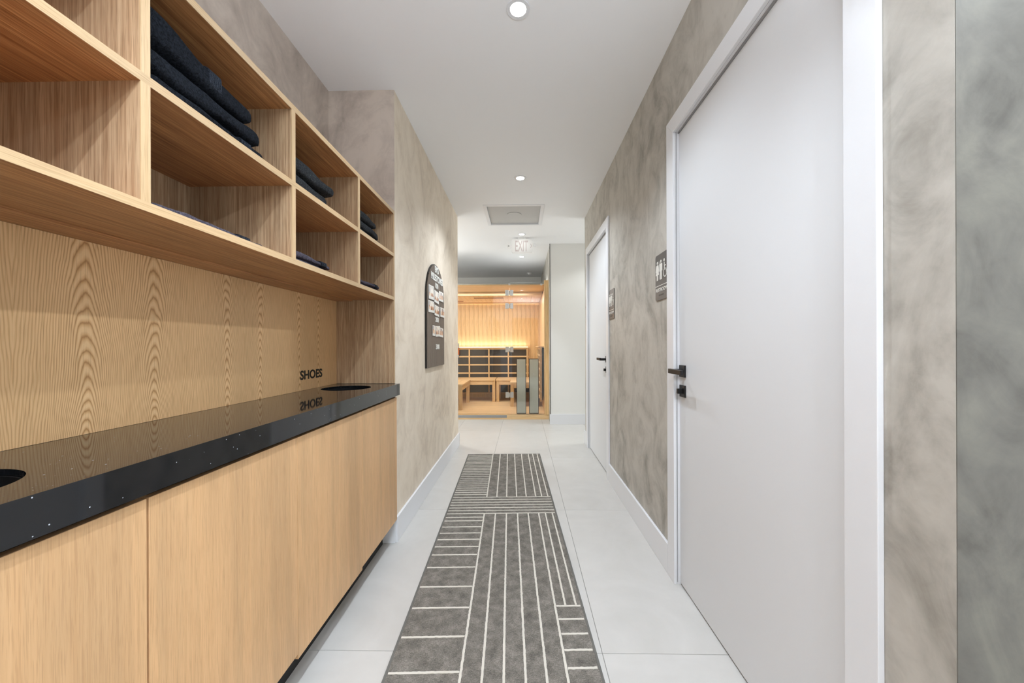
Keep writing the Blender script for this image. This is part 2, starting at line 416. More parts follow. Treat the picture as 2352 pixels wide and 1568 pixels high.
# ------------------------------------------------------------------ doors
def make_door(name, y0, y1, latch_far, label):
    """y0..y1 clear opening; leaf set back in a cased opening on the right-hand wall"""
    r = setting(name, (RX, (y0+y1)/2, 0)); r['label'] = label
    cw = 0.079; fx = RX-0.014
    cas = B()
    zt = DH+0.079
    # mitred casing: three boards
    for pts in ([(y0-cw, 0.0), (y0, 0.0), (y0, DH), (y0-cw, zt)], [(y1+cw, 0.0), (y1+cw, zt), (y1, DH), (y1, 0.0)],
                [(y0-cw, zt), (y0, DH), (y1, DH), (y1+cw, zt)]):
        cas.prism(pts, 'X', fx, RX-0.0005)
    obj('casing', cas, M['trim'], r, bevel=0.0018)
    jb = B()
    jb.box(RX, RX+0.13, y0-0.004, y0, 0, DH); jb.box(RX, RX+0.13, y1, y1+0.004, 0, DH); jb.box(RX, RX+0.13, y0, y1, DH, DH+0.004)
    obj('jamb', jb, M['trim'], r)
    st = B()
    st.box(fx+0.028, fx+0.031, y0, y0+0.006, 0.012, DH); st.box(fx+0.0155, fx+0.0175, y1-0.003, y1, 0.012, DH)
    st.box(fx+0.024, fx+0.034, y0, y1, DH-0.006, DH)
    obj('seal', st, M['gasket'], r)
    lf = obj('door_leaf', B().box(fx+0.030, fx+0.072, y0+0.005, y1-0.0006, 0.009, DH-0.007), M['door'], r, bevel=0.0015)
    obj('threshold_gap', B().box(fx+0.045, fx+0.065, y0+0.002, y1-0.002, 0.0, 0.009), M['void'], r)
    face = fx+0.030
    ly = (y1-0.04) if latch_far else (y0+0.10)
    sg = -1 if latch_far else 1
    h = obj('door_handle', B().box(face-0.008, face, ly-0.028, ly+0.028, 1.002, 1.058), M['black'], r, bevel=0.0012)
    hb = B(); hb.cyl((ly, 1.030), 0.011, 'X', face-0.060, face-0.007, 20)
    obj('handle_neck', hb, M['black'], h)
    a, b_ = sorted((ly-0.012*sg, ly+0.125*sg))
    obj('lever', B().box(face-0.068, face-0.054, a, b_, 1.020, 1.042), M['black'], h, bevel=0.002)
    k = obj('privacy_lock', B().box(face-0.007, face, ly-0.028, ly+0.028, 0.908, 0.964), M['black'], r, bevel=0.0012)
    obj('thumb_turn', B().box(face-0.030, face-0.006, ly-0.007, ly+0.007, 0.924, 0.948), M['black'], k, bevel=0.002)
    return r
make_door('door_1', DO1[0], DO1[1], True, 'near white flush restroom door in the right wall')
make_door('door_2', DO2[0], DO2[1], False, 'far white flush restroom door in the right wall')
# the door at the camera's end of the corridor (seen only as a reflection in the sauna glass)
r = setting('door_3', (0.095, -2.0, 0))
cas = B(); cas.box(-0.47, -0.39, -2.0, -1.985, 0, 2.28); cas.box(0.58, 0.66, -2.0, -1.985, 0, 2.28); cas.box(-0.39, 0.58, -2.0, -1.985, 2.2, 2.28)
obj('casing', cas, M['trim'], r, bevel=0.002)
obj('door_leaf', B().box(-0.385, 0.575, -2.07, -2.03, 0.01, 2.195), M['oak_door'], r, bevel=0.002)

# ------------------------------------------------------------------ restroom signs
def figure(b, cx, z0, h, dress, x0, x1):
    """standing pictogram on the wall; cx is along Y (viewer's left = +Y)"""
    def P(pts): b.prism([(cx - p[0]*h, z0 + p[1]*h) for p in pts], 'X', x0, x1)
    b.cyl((cx, z0+0.91*h), 0.075*h, 'X', x0, x1, 16)
    if dress:
        P([(-0.10, 0.80), (0.10, 0.80), (0.15, 0.76), (0.23, 0.46), (0.18, 0.44), (0.115, 0.66), (0.20, 0.28), (0.09, 0.28), (0.09, 0.0), (0.015, 0.0), (0.015, 0.28),
           (-0.015, 0.28), (-0.015, 0.0), (-0.09, 0.0), (-0.09, 0.28), (-0.20, 0.28), (-0.115, 0.66), (-0.18, 0.44), (-0.23, 0.46), (-0.15, 0.76)])
    else:
        P([(-0.13, 0.81), (0.13, 0.81), (0.18, 0.76), (0.18, 0.42), (0.125, 0.42), (0.125, 0.70), (0.11, 0.70), (0.11, 0.0), (0.015, 0.0), (0.015, 0.42),
           (-0.015, 0.42), (-0.015, 0.0), (-0.11, 0.0), (-0.11, 0.70), (-0.125, 0.70), (-0.125, 0.42), (-0.18, 0.42), (-0.18, 0.76)])
def restroom_sign(yc, zc, label):
    r = thing('restroom_sign', label, 'sign', (RX, yc, zc), 'restroom signs beside the two white doors')
    w, h = 0.172, 0.246
    pts = []
    for cx_, cz_, a0 in ((w/2-0.012, h/2-0.012, 0), (-w/2+0.012, h/2-0.012, 90), (-w/2+0.012, -h/2+0.012, 180), (w/2-0.012, -h/2+0.012, 270)):
        for k in range(5):
            a = math.radians(a0+22.5*k); pts.append((yc+cx_+0.012*math.cos(a), zc+cz_+0.012*math.sin(a)))
    obj('sign_plate', B().prism(pts, 'X', RX-0.005, RX), M['signplate'], r, bevel=0.0006)
    x0, x1 = RX-0.0062, RX-0.0048
    b = B(); figure(b, yc+0.055, zc-0.015, 0.105, True, x0, x1); obj('woman_symbol', b, M['signink'], r)
    b = B(); figure(b, yc+0.004, zc-0.015, 0.105, False, x0, x1); obj('man_symbol', b, M['signink'], r)
    obj('divider_bar', B().box(x0, x1, yc+0.029, yc+0.0305, zc-0.012, zc+0.085), M['signink'], r)
    b = B(); cy, cz = yc-0.052, zc+0.012
    b.ring((cy, cz), 0.019, 0.0235, 'X', x0, x1, 28); b.cyl((cy+0.012, cz+0.066), 0.0075, 'X', x0, x1, 14)
    b.prism([(cy+0.014, cz+0.055), (cy+0.008, cz+0.055), (cy+0.006, cz+0.020), (cy-0.016, cz+0.020), (cy-0.022, cz-0.006), (cy-0.017, cz-0.008), (cy-0.012, cz+0.014), (cy+0.012, cz+0.014)], 'X', x0, x1)
    b.box(x0, x1, cy-0.010, cy+0.008, cz+0.034, cz+0.039)
    obj('wheelchair_symbol', b, M['signink'], r)
    obj('rule_line', B().box(x0, x1, yc-0.083, yc+0.083, zc-0.0475, zc-0.0445), M['signink'], r)
    letters('lettering', 'RESTROOM', 0.019, (x1, yc, zc-0.068), (0, -1, 0), (0, 0, 1), M['signink'], r, 0.0002, 0.146, 0.0012)
    b = B()
    for i in range(8):
        for j in range(3):
            for k in range(2):
                if (i*7+j*3+k*5) % 3: b.cyl((yc+0.035-0.0095*i-0.003*k, zc-0.094-0.003*j), 0.0008, 'X', x0, x1, 6)
    obj('braille_dots', b, M['signplate'], r)
restroom_sign(1.951, 1.518, 'charcoal restroom sign beside the near white door')
restroom_sign(3.037, 1.494, 'charcoal restroom sign beside the far white door')

# ------------------------------------------------------------------ downlights
for i, (x, y, p) in enumerate(DOWNLIGHTS):
    names = ['recessed downlight nearest in the corridor ceiling', 'recessed downlight between the near lamp and the air grille',
             'recessed downlight just before the exit sign', 'recessed downlight just beyond the exit sign',
             'recessed downlight above the camera', 'recessed downlight behind the camera', 'recessed downlight over the lounge to the left',
             'recessed downlight over the opening to the right', 'recessed downlight over the reception side']
    r = thing('downlight', names[i], 'ceiling light', (x, y, CEIL), 'recessed downlights in the ceiling')
    obj('trim_ring', B().ring((x, y), 0.036, 0.052, 'Z', CEIL-0.004, CEIL, 40), M['trim'], r, bevel=0.001, smooth=False)
    obj('lens', B().cyl((x, y), 0.038, 'Z', CEIL-0.0030, CEIL-0.0002, 32), M['lens'], r)
    l = bpy.data.lights.new('lamp_glow', 'SPOT'); l.energy = p*PI; l.spot_size = math.radians([118, 132, 60, 112, 126, 140, 150, 150, 160][i]); l.spot_blend = [0.6, 0.65, 0.3, 0.4, 0.5, 0.4, 0.3, 0.3, 0.3][i]
    l.shadow_soft_size = 0.02; l.color = WB if i not in (3, 6, 7) else (0.93, 0.97, 0.99)
    lo = bpy.data.objects.new('lamp_glow', l); C.objects.link(lo); lo.parent = r; lo.location = (0, 0, -0.02)

# ------------------------------------------------------------------ return air grille
r = thing('air_grille', 'square grey ceiling air grille with white frame before the exit sign', 'vent', (-0.09, 4.23, CEIL))
fb = B(); w = 0.035
fb.box(gx0-w, gx1+w, gy0-w, gy0, CEIL-0.005, CEIL); fb.box(gx0-w, gx1+w, gy1, gy1+w, CEIL-0.005, CEIL)
fb.box(gx0-w, gx0, gy0, gy1, CEIL-0.005, CEIL); fb.box(gx1, gx1+w, gy0, gy1, CEIL-0.005, CEIL)
obj('frame', fb, M['trim'], r, bevel=0.001)
nb = B()
nb.box(gx0, gx0+0.003, gy0, gy1, CEIL, CEIL+0.05); nb.box(gx1-0.003, gx1, gy0, gy1, CEIL, CEIL+0.05)
nb.box(gx0+0.003, gx1-0.003, gy0, gy0+0.003, CEIL, CEIL+0.05); nb.box(gx0+0.003, gx1-0.003, gy1-0.003, gy1, CEIL, CEIL+0.05)
obj('inner_sleeve', nb, M['trim'], r)
pb = B(); pb.box(gx0+0.004, gx1-0.004, gy0+0.004, gy1-0.004, CEIL+0.012, CEIL+0.018)
obj('face_panel', pb, M['grille'], r, bevel=0.002)
obj('centre_disc', B().cyl((-0.09, 4.23), 0.085, 'Z', CEIL+0.0065, CEIL+0.0105, 40), M['grille'], r)
obj('back_plate', B().box(gx0+0.003, gx1-0.003, gy0+0.003, gy1-0.003, CEIL+0.045, CEIL+0.05), M['gasket'], r)

# smoke detector far back on the ceiling
r = thing('smoke_detector', 'small white smoke detector on the ceiling above the sauna', 'smoke detector', (0.154, 7.55, CEIL))
obj('base', B().cyl((0.154, 7.55), 0.055, 'Z', CEIL-0.012, CEIL, 28), M['exit'], r)
obj('cover', B().cyl((0.154, 7.55), 0.030, 'Z', CEIL-0.035, CEIL-0.012, 28, 0.045), M['exit'], r)

# ------------------------------------------------------------------ exit sign
EY = 5.10
r = thing('exit_sign', 'white EXIT sign with two lamp heads hanging from the ceiling', 'sign', (0.0, EY, CEIL))
def rrect(cx, cz, w, h, rad, n=6):
    pts = []
    for sx, sz, a0 in ((1, 1, 0), (-1, 1, 90), (-1, -1, 180), (1, -1, 270)):
        for k in range(n+1):
            a = math.radians(a0+90/n*k); pts.append((cx+sx*(w/2-rad)+rad*math.cos(a), cz+sz*(h/2-rad)+rad*math.sin(a)))
    return pts
ex, ez = -0.001, 2.542
obj('canopy', B().prism(rrect(ex, EY, 0.11, 0.06, 0.02), 'Z', CEIL-0.018, CEIL), M['exit'], r, bevel=0.003)
obj('stem', B().box(ex-0.04, ex+0.04, EY-0.012, EY+0.012, ez+0.085, CEIL-0.018), M['exit'], r)
obj('housing', B().prism(rrect(ex, ez, 0.296, 0.188, 0.032), 'Y', EY-0.025, EY+0.025), M['exit'], r, bevel=0.004)
letters('lettering', 'EXIT', 0.150, (ex-0.006, EY-0.0252, ez-0.002), (1, 0, 0), (0, 0, 1), M['exit_txt'], r, 0.002, 0.178, 0.001)
b = B(); cx, cz = 0.112, ez
b.prism([(cx, cz+0.028), (cx+0.008, cz+0.028), (cx+0.024, cz), (cx+0.008, cz-0.028), (cx, cz-0.028), (cx+0.014, cz)], 'Y', EY-0.0262, EY-0.0248)
obj('arrow', b, M['exit_txt'], r)
b = B()
h1 = B().cyl((-0.186, ez-0.006), 0.030, 'Y', EY-0.045, EY-0.015, 28, 0.022); h = obj('lamp_head', h1, M['exit'], r)
obj('lamp_lens', B().cyl((-0.186, ez-0.006), 0.012, 'Y', EY-0.048, EY-0.043, 16), M['grille'], h)
h1 = B().cyl((EY-0.02, ez+0.004), 0.030, 'X', 0.156, 0.186, 28, 0.024); h = obj('lamp_head', h1, M['exit'], r)
obj('swivel', B().cyl((EY-0.01, ez), 0.009, 'X', 0.142, 0.158, 12), M['exit'], h)
obj('swivel', B().cyl((EY-0.01, ez-0.004), 0.009, 'X', -0.166, -0.145, 12), M['exit'], r)

# ------------------------------------------------------------------ oak wall shelving
FX, BX = -0.75, -1.09          # front and inner back planes
T = 0.019
z_bot, z_mid, z_top = 1.4225, 1.6765, 1.9275      # undersides
ends = -0.72
div = [-0.231, 0.243, 0.7165, 1.190, 1.671]
r = thing('wall_shelf', 'long oak wall shelving unit with two rows of open compartments', 'shelf', (-0.95, 0.7, z_bot))
def shelf_board(nm, z):
    o = obj(nm, B().box(BX-0.012, FX-0.002, ends, 2.125, z, z+T), M['oak_h'], r)
    obj('edge_band', B().box(FX-0.002, FX, ends, 2.125, z, z+T), M['oak_edge'], o)
shelf_board('bottom_panel', z_bot); shelf_board('shelf_board', z_mid); shelf_board('top_panel', z_top)
for y in div:
    for za, zb in ((z_bot+T, z_mid), (z_mid+T, z_top)):
        o = obj('divider', B().box(BX, FX-0.002, y-0.0095, y+0.0095, za, zb), M['oak_v'], r)
        obj('edge_band', B().box(FX-0.002, FX, y-0.0095, y+0.0095, za, zb), M['oak_edge_v'], o)
o = obj('end_panel', B().box(BX, FX-0.002, 2.125, NY, 0.936, z_top+T), M['oak_v'], r)
obj('edge_band', B().box(FX-0.002, FX, 2.125, NY, 0.936, z_top+T), M['oak_edge_v'], o)
o = obj('end_panel', B().box(BX, FX-0.002, ends-0.019, ends, 0.936, z_top+T), M['oak_v'], r)
obj('back_panel', B().box(BX-0.012, BX, ends, 2.125, z_bot+T, z_top), M['oak_v'], r)
obj('underside_strip', B().box(BX, -0.995, ends, 2.125, z_bot-0.006, z_bot), M['oak_h'], r)  # shallow strip added for the darker band at the back of the underside
obj('hanging_frame', B().box(NX+0.002, BX-0.012, ends, 2.125, z_bot, z_top+T), M['oak_h'], r)

r = thing('splashback', 'oak veneer splashback with arched grain above the black worktop', 'wall panel', (BX, 0.7, 0.936))
obj('veneer_panel', B().box(BX-0.020, BX, ends, 2.125, 0.9345, z_bot-0.0065), M['oak_back'], r)
letters('lettering', 'SHOES', 0.0465, (BX+0.0002, 1.8715, 1.0105), (0, 1, 0), (0, 0, 1), M['ink'], r, 0.0019, 0.197, 0.0008)

# ------------------------------------------------------------------ worktop with drop holes
WT, WB, WF, WBk = 0.934, 0.868, -0.722, -1.12
holes = [(-0.925, 1.905, 0.12), (-0.925, 0.517, 0.12)]
bm = bmesh.new()
def wall_quad(p, q):
    a = [bm.verts.new((*p, WT)), bm.verts.new((*q, WT)), bm.verts.new((*q, WB)), bm.verts.new((*p, WB))]; bm.faces.new(a)
cuts = [ends]
for hx, hy, hr in sorted(holes, key=lambda h: h[1]): cuts += [hy-0.15, hy+0.15]
cuts += [NY-0.003]
for i in range(len(cuts)-1):
    y0, y1 = cuts[i], cuts[i+1]
    hole = next((h for h in holes if y0 < h[1] < y1), None)
    if hole is None:
        for zz in (WT, WB):
            bm.faces.new([bm.verts.new(p) for p in ((WBk, y0, zz), (WF, y0, zz), (WF, y1, zz), (WBk, y1, zz))])
    else:
        hx, hy, hr = hole
        angs = [2*PI*k/72 for k in range(72)] + [math.atan2(y-hy, x-hx) % (2*PI) for x in (WBk, WF) for y in (y0, y1)]
        angs = sorted(set(round(a, 6) for a in angs))
        def outer(a):
            c, s = math.cos(a), math.sin(a); tt = 1e9
            if c > 1e-9: tt = min(tt, (WF-hx)/c)
            if c < -1e-9: tt = min(tt, (WBk-hx)/c)
            if s > 1e-9: tt = min(tt, (y1-hy)/s)
            if s < -1e-9: tt = min(tt, (y0-hy)/s)
            return hx+c*tt, hy+s*tt
        n = len(angs)
        for k in range(n):
            a, b_ = angs[k], angs[(k+1) % n]
            ia, ib = (hx+hr*math.cos(a), hy+hr*math.sin(a)), (hx+hr*math.cos(b_), hy+hr*math.sin(b_))
            oa, ob = outer(a), outer(b_)
            for zz in (WT, WB):
                bm.faces.new([bm.verts.new((*p, zz)) for p in (ia, oa, ob, ib)])
            wall_quad(ia, ib)
for p, q in (((WF, ends), (WF, NY-0.003)), ((WBk, ends), (WBk, NY-0.003)), ((WBk, ends), (WF, ends)), ((WBk, NY-0.003), (WF, NY-0.003))): wall_quad(p, q)
bmesh.ops.remove_doubles(bm, verts=bm.verts, dist=1e-5)
b = B(); b.bm.free(); b.bm = bm
r = thing('worktop', 'speckled polished black quartz worktop with round drop holes', 'countertop', (-0.92, 0.7, WB))
obj('slab', b, M['quartz'], r)
for hx, hy, hr in holes:
    obj('hole_liner', B().ring((hx, hy), hr-0.004, hr-0.001, 'Z', 0.80, WT-0.012, 48), M['chute'], r)

# ------------------------------------------------------------------ base cabinets
DX = -0.735
bounds = [-0.705, -0.231, 0.243, 0.7025, 1.180, 1.660, 2.122]
labels = ['oak veneer base cabinet behind the camera, leftmost', 'oak veneer base cabinet second from the left end, out of view',
          'pale oak base cabinet at the left edge of the picture', 'pale oak base cabinet right of the dark gap, second in view',
          'pale oak base cabinet third in view, left of the raised plinth notch', 'pale oak base cabinet against the plaster wall, below SHOES']
for i in range(len(bounds)-1):
    y0, y1 = bounds[i], bounds[i+1]
    r = thing('base_cabinet', labels[i], 'cabinet', (-0.92, (y0+y1)/2, 0), 'oak cabinets under the black worktop')
    body = B(); bx0, bx1 = -1.12, DX-0.021
    body.box(bx0, bx1, y0, y0+0.018, 0.152, WB-0.006); body.box(bx0, bx1, y1-0.018, y1, 0.152, WB-0.006)
    body.box(bx0, bx1, y0+0.018, y1-0.018, 0.152, 0.170); body.box(bx0, bx0+0.012, y0+0.018, y1-0.018, 0.170, WB-0.006)
    obj('carcass', body, M['oak_v'], r)
    g = 0.0035 if i in (3,) else 0.001
    zb = {5: 0.143, 4: 0.131}.get(i, 0.148)
    obj('cabinet_door', B().box(DX-0.019, DX, y0+g, y1-0.0008, zb, WB-0.013), M['oak_door'], r, bevel=0.0006, seg=1)
    obj('toe_kick', B().box(-0.833, -0.818, y0, y1 if i < 5 else 2.115, 0.0, 0.151), M['blackp'], r)

# ------------------------------------------------------------------ towels
def towel(label, y0, y1, xf, depth, z0, th, mat, group, seed, taper=0.0, sag=0.0, band=None, cap=False):
    """folded towel: rounded fold at the front, soft ends"""
    random.seed(seed)
    loc = (xf-depth/2, (y0+y1)/2, z0)
    r = thing('folded_towel', label, 'towel', loc, group)
    NYs, NA = 44, 36
    bm = bmesh.new(); rows = []
    def prof(u):
        # soft closing at both ends in Y
        e = min(u, 1-u)/0.085
        return math.sqrt(max(0.0, 1-(1-min(1, e))**2.4))
    for i in range(NYs+1):
        u = i/NYs; y = y0+(y1-y0)*u
        k = max(prof(u), 0.02)
        hh = th*(1+taper*(0.5-u)*2)*k
        ring = []
        for j in range(NA):
            a = 2*PI*j/NA; c, s = math.cos(a), math.sin(a)
            ex = 0.42
            px = math.copysign(abs(c)**(0.55 if c > 0 else 0.3), c); pz = math.copysign(abs(s)**ex, s)
            x = xf-depth/2 + px*(depth/2)*(0.93+0.07*k)
            z = z0 + th*0.5*(1-k)*0.55 + hh*0.5*(1+pz)
            q = Vector((x*9+seed*3.1, y*8, z*22))
            nz = noise.noise(q)*0.009 + noise.noise(q*3.5)*0.0024
            if cap and s > 0: nz = -abs(nz)*0.8
            if z > z0+0.003: z += nz + sag*math.sin(u*PI)
            z = max(z, z0+0.0004)
            x += noise.noise(q+Vector((5, 5, 5)))*0.009
            ring.append(bm.verts.new((x, y, z)))
        rows.append(ring)
    for i in range(NYs):
        for j in range(NA):
            bm.faces.new((rows[i][j], rows[i][(j+1) % NA], rows[i+1][(j+1) % NA], rows[i+1][j]))
    bm.faces.new(rows[0]); bm.faces.new(rows[-1][::-1])
    b = B(); b.bm.free(); b.bm = bm
    o = obj('towel_body', b, mat, r, smooth=True)
    if band:
        ya = y0+(y1-y0)*band; bm = bmesh.new()
        for k in range(6):
            yy = ya + 0.0062*k; ring1 = []; ring2 = []
            for j in range(15):
                a = -PI*0.42+PI*0.84*j/14; c, s = math.cos(a), math.sin(a)
                px = abs(c)**0.55; pz = math.copysign(abs(s)**0.42, s)
                x = xf-depth/2+px*depth/2+0.0022; z = z0+th*0.5*(1+pz*1.02)
                ring1.append((x, yy, z)); ring2.append((x, yy+0.0040, z))
            for j in range(14):
                A = [bm.verts.new(p) for p in (ring1[j], ring2[j], ring2[j+1], ring1[j+1])]
                Dn = [bm.verts.new((p[0]-0.006, p[1], p[2])) for p in (ring1[j], ring2[j], ring2[j+1], ring1[j+1])]
                bm.faces.new(A); bm.faces.new(Dn[::-1])
                for q in range(4): bm.faces.new((A[q], Dn[q], Dn[(q+1) % 4], A[(q+1) % 4]))
        b = B(); b.bm.free(); b.bm = bm
        obj('woven_band', b, M['towel_band'], r, smooth=False)
    return r
zU, zL = z_mid+T, z_bot+T
g1, g2, g3 = 'thick towels on the upper shelf row', 'charcoal towels on the upper shelf row', 'thin indigo towels on the lower shelf row'
towel('dark navy towel at the bottom of the thick stack in the nearest filled upper compartment', 0.738, 1.085, -0.768, 0.27, zU, 0.034, M['towel_navy'], g1, 1, 0.05, 0, 0.72, cap=True)
towel('dark navy towel in the middle of the thick stack in the nearest filled upper compartment', 0.735, 1.065, -0.772, 0.27, zU+0.034, 0.058, M['towel_navy'], g1, 2, 0.05, cap=True)
towel('dark navy towel with ribbed band on top of the thick stack', 0.740, 1.045, -0.778, 0.26, zU+0.091, 0.072, M['towel_navy'], g1, 3, 0.42, 0, 0.52)
towel('charcoal towel, lower of two in the third upper compartment', 1.215, 1.485, -0.795, 0.25, zU, 0.078, M['towel_char'], g2, 4, 0.12, cap=True)
towel('charcoal towel, upper of two in the third upper compartment', 1.215, 1.545, -0.797, 0.25, zU+0.079, 0.058, M['towel_char'], g2, 5, 0.2)
towel('charcoal towel at the bottom of three in the farthest upper compartment', 1.70, 2.035, -0.79, 0.25, zU, 0.045, M['towel_char'], g2, 6, cap=True)
towel('charcoal towel in the middle of three in the farthest upper compartment', 1.70, 2.045, -0.80, 0.25, zU+0.044, 0.050, M['towel_char'], g2, 7, 0.1, cap=True)
towel('charcoal towel on top of three in the farthest upper compartment', 1.70, 2.005, -0.80, 0.25, zU+0.095, 0.046, M['towel_char'], g2, 8, 0.15)
towel('single flat indigo towel alone in a lower compartment, nearest the camera', 0.76, 1.11, -0.785, 0.26, zL, 0.027, M['towel_blue'], g3, 9, 0, 0, 0.7)
towel('thin indigo towel, lower of two in the third lower compartment', 1.215, 1.505, -0.795, 0.25, zL, 0.026, M['towel_blue'], g3, 10, cap=True)
towel('thin indigo towel, upper of two in the third lower compartment', 1.215, 1.515, -0.797, 0.25, zL+0.026, 0.027, M['towel_blue'], g3, 11, 0.2, 0, 0.75)
towel('thin indigo towel, lower of two in the farthest lower compartment', 1.70, 2.045, -0.795, 0.25, zL, 0.026, M['towel_blue'], g3, 12, 0, 0, 0.78, cap=True)
towel('thin indigo towel, upper of two in the farthest lower compartment', 1.70, 2.040, -0.797, 0.25, zL+0.026, 0.025, M['towel_blue'], g3, 13, 0.2, 0, 0.78)

# ------------------------------------------------------------------ milestones board
bx0, bx1 = LX, -0.731
by0, by1, bz0, bz1 = 2.80, 3.415, 0.982, 1.845
rad = (by1-by0)/2; cy = (by0+by1)/2; cz = bz1-rad
r = thing('milestone_board', 'dark arched grooved board with white letters on the left plaster wall', 'wall board', (LX, cy, bz0))
def arch_z(y):
    d = min(abs(y-cy), rad); return cz+math.sqrt(max(0, rad*rad-d*d))
pts = [(by0, bz0), (by1, bz0)] + [(cy+rad*math.cos(PI*k/40), cz+rad*math.sin(PI*k/40)) for k in range(41)]
obj('backing', B().prism(pts, 'X', bx0+0.001, bx1-0.006), M['ink'], r)
ns = 19; sw = (by1-by0-0.01)/ns
for k in range(ns):
    ya = by0+0.005+k*sw+0.0035; yb = by0+0.005+(k+1)*sw-0.0035
    za, zb2 = arch_z(ya)-0.006, arch_z(yb)-0.006
    ym = (ya+yb)/2
    obj('slat', B().prism([(ya, bz0+0.002), (yb, bz0+0.002), (yb, zb2), (ym, arch_z(ym)-0.006), (ya, za)], 'X', bx1-0.006, bx1), M['slat'], r)
def wtxt(s, size, y, z, w=1.0, bold=0.0032):
    letters('lettering', s, size, (bx1+0.0005, y, z), (0, 1, 0), (0, 0, 1), M['signink'], r, bold, w, 0.003)
wtxt('EVO', 0.058, 3.11, 1.800, 0.135)
wtxt('MILESTONES', 0.058, 3.125, 1.727, 0.42)
wtxt('100', 0.046, 3.105, 1.664, 0.105, 0.0018)
wtxt('200', 0.044, 3.115, 1.378, 0.115, 0.0018)
wtxt('300', 0.044, 3.135, 1.148, 0.125, 0.0018)
# instant photos pinned on the board
def photo_mat(i):
    t = NT('print_%d' % i); o = t.obj()
    n = t.noise(t.mapping(o, (1, 26, 22), loc=(i*3.1, i*1.7, 0)), 1, 3, 0.5)
    sep = t.n('ShaderNodeSeparateXYZ'); t.l(o, sep.inputs[0])
    low = t.ramp(n, [(0.38, s2l((120, 74, 52))), (0.48, s2l((206, 150, 112))), (0.6, s2l((232, 214, 190)))])
    high = t.ramp(n, [(0.36, s2l((150, 146, 150))), (0.5, s2l((232, 226, 216))), (0.62, s2l((246, 240, 226)))])
    f = t.math('GREATER_THAN', t.math('ADD', sep.outputs['Z'], t.math('MULTIPLY', n, 0.05)), 0.075)
    t.base(t.mix(f, low, high)); t.rough(0.35); return t.m
pm = [photo_mat(i) for i in range(3)]
photos = [(985.4, 997.2, 652, 690, 'top left'), (997.8, 1008.2, 664, 697, 'top middle'), (1008.2, 1018.5, 667, 695, 'top right'),
          (984.5, 997.8, 687.5, 720, 'second row left'), (998.2, 1009.5, 697.5, 727, 'second row middle'), (1011.5, 1021, 703.5, 731, 'second row right'),
          (994, 1000.3, 743, 773, 'below the 200, left'), (1001, 1011.2, 746, 776, 'below the 200, middle'), (1007.5, 1017.7, 748, 775, 'below the 200, right, overlapping')]
for i, (pa, pb_, qa, qb, wh) in enumerate(photos):
    X = -bx1-0.004
    # the view direction to these columns fixes the place along the wall
    ya, yb = X*FPX/(1201-pa), X*FPX/(1201-pb_)
    ym = (ya+yb)/2; s = FPX/ym
    zt = 1.15+(795-(qa+3))/s; zl = 1.15+(795-(qb-3))/s
    w = yb-ya; h = zt-zl; xo = bx1+0.0035+0.0012*(i % 3)
    p = thing('instant_photo', 'instant photo print with white border on the arched board, %s' % wh, 'photo', (xo, ya, zl), 'photo prints on the arched board')
    tilt = [0.04, -0.03, 0.03, 0.03, -0.03, 0.02, -0.02, 0.05, -0.04][i]
    p.rotation_euler = (tilt, 0, 0)
    c1 = B().box(xo, xo+0.0008, ya, yb, zl, zt); obj('card', c1, M['signink'], p)
    obj('print', B().box(xo+0.0008, xo+0.0012, ya+w*0.08, yb-w*0.08, zl+h*0.22, zt-h*0.07), pm[i % 3], p)

# ------------------------------------------------------------------ runner rug
ang = math.radians(2.083)
r = thing('runner_rug', 'long charcoal grey runner rug with cream line pattern', 'rug', (-0.581, 3.871, 0))
r.rotation_euler = (0, 0, ang)
RL, RW, RH = 3.05, 0.763, 0.006
r['_loc'] = (0.0, 0.0, 0.0)
obj('pile', B().box(0.008, RW-0.008, -RL+0.008, -0.008, 0.0012, RH), M['rug'], r)
e = B(); e.box(0, 0.009, -RL, 0, 0.0006, RH+0.001); e.box(RW-0.009, RW, -RL, 0, 0.0006, RH+0.001)
e.box(0.009, RW-0.009, -0.009, 0, 0.0006, RH+0.001); e.box(0.009, RW-0.009, -RL, -RL+0.009, 0.0006, RH+0.001)
obj('binding', e, M['rug_bind'], r, bevel=0.001)
bm = bmesh.new()
def stripe(p, q, w=0.0088):
    p, q = Vector(p), Vector(q); L = (q-p).length; n = max(2, int(L/0.007)); d = (q-p)/L; s = Vector((-d.y, d.x))
    prev = None
    for i in range(n+1):
        c = p+d*(L*i/n)
        k = Vector((c.x*70, c.y*70, 0)); a = noise.noise(k)*0.0012; w1 = w/2+noise.noise(k*1.7+Vector((9, 1, 2)))*0.0012; w2 = w/2+noise.noise(k*1.9+Vector((3, 7, 5)))*0.0012
        P1 = c+s*(w1+a); P2 = c-s*(w2-a)
        row = [bm.verts.new((P1.x, P1.y, RH-0.001)), bm.verts.new((P1.x, P1.y, RH+0.0016)), bm.verts.new((P2.x, P2.y, RH+0.0016)), bm.verts.new((P2.x, P2.y, RH-0.001))]
        if prev:
            for a_ in range(3): bm.faces.new((prev[a_], prev[a_+1], row[a_+1], row[a_]))
        prev = row
vx = [0.266, 0.342, 0.417, 0.493, 0.566, 0.638, 0.684, 0.731]
L0, R0 = 0.012, 0.750
for x in vx: stripe((x, -0.010), (x, -1.1065)); stripe((x, -1.3875), (x, -2.2785 if x > 0.66 else -RL+0.01))
y = -0.055
while y > -1.09: stripe((L0, y), (0.2605, y), 0.0085); y -= 0.0437
for k in range(7): stripe((L0, -1.112-0.0450*k), (R0, -1.112-0.0450*k), 0.0085)
for y in (-1.435, -1.485, -1.565, -1.642, -1.716, -1.794, -1.875, -1.989, -2.142, -2.283, -2.443, -2.601, -2.76, -2.91): stripe((L0, y), (0.2605, y))
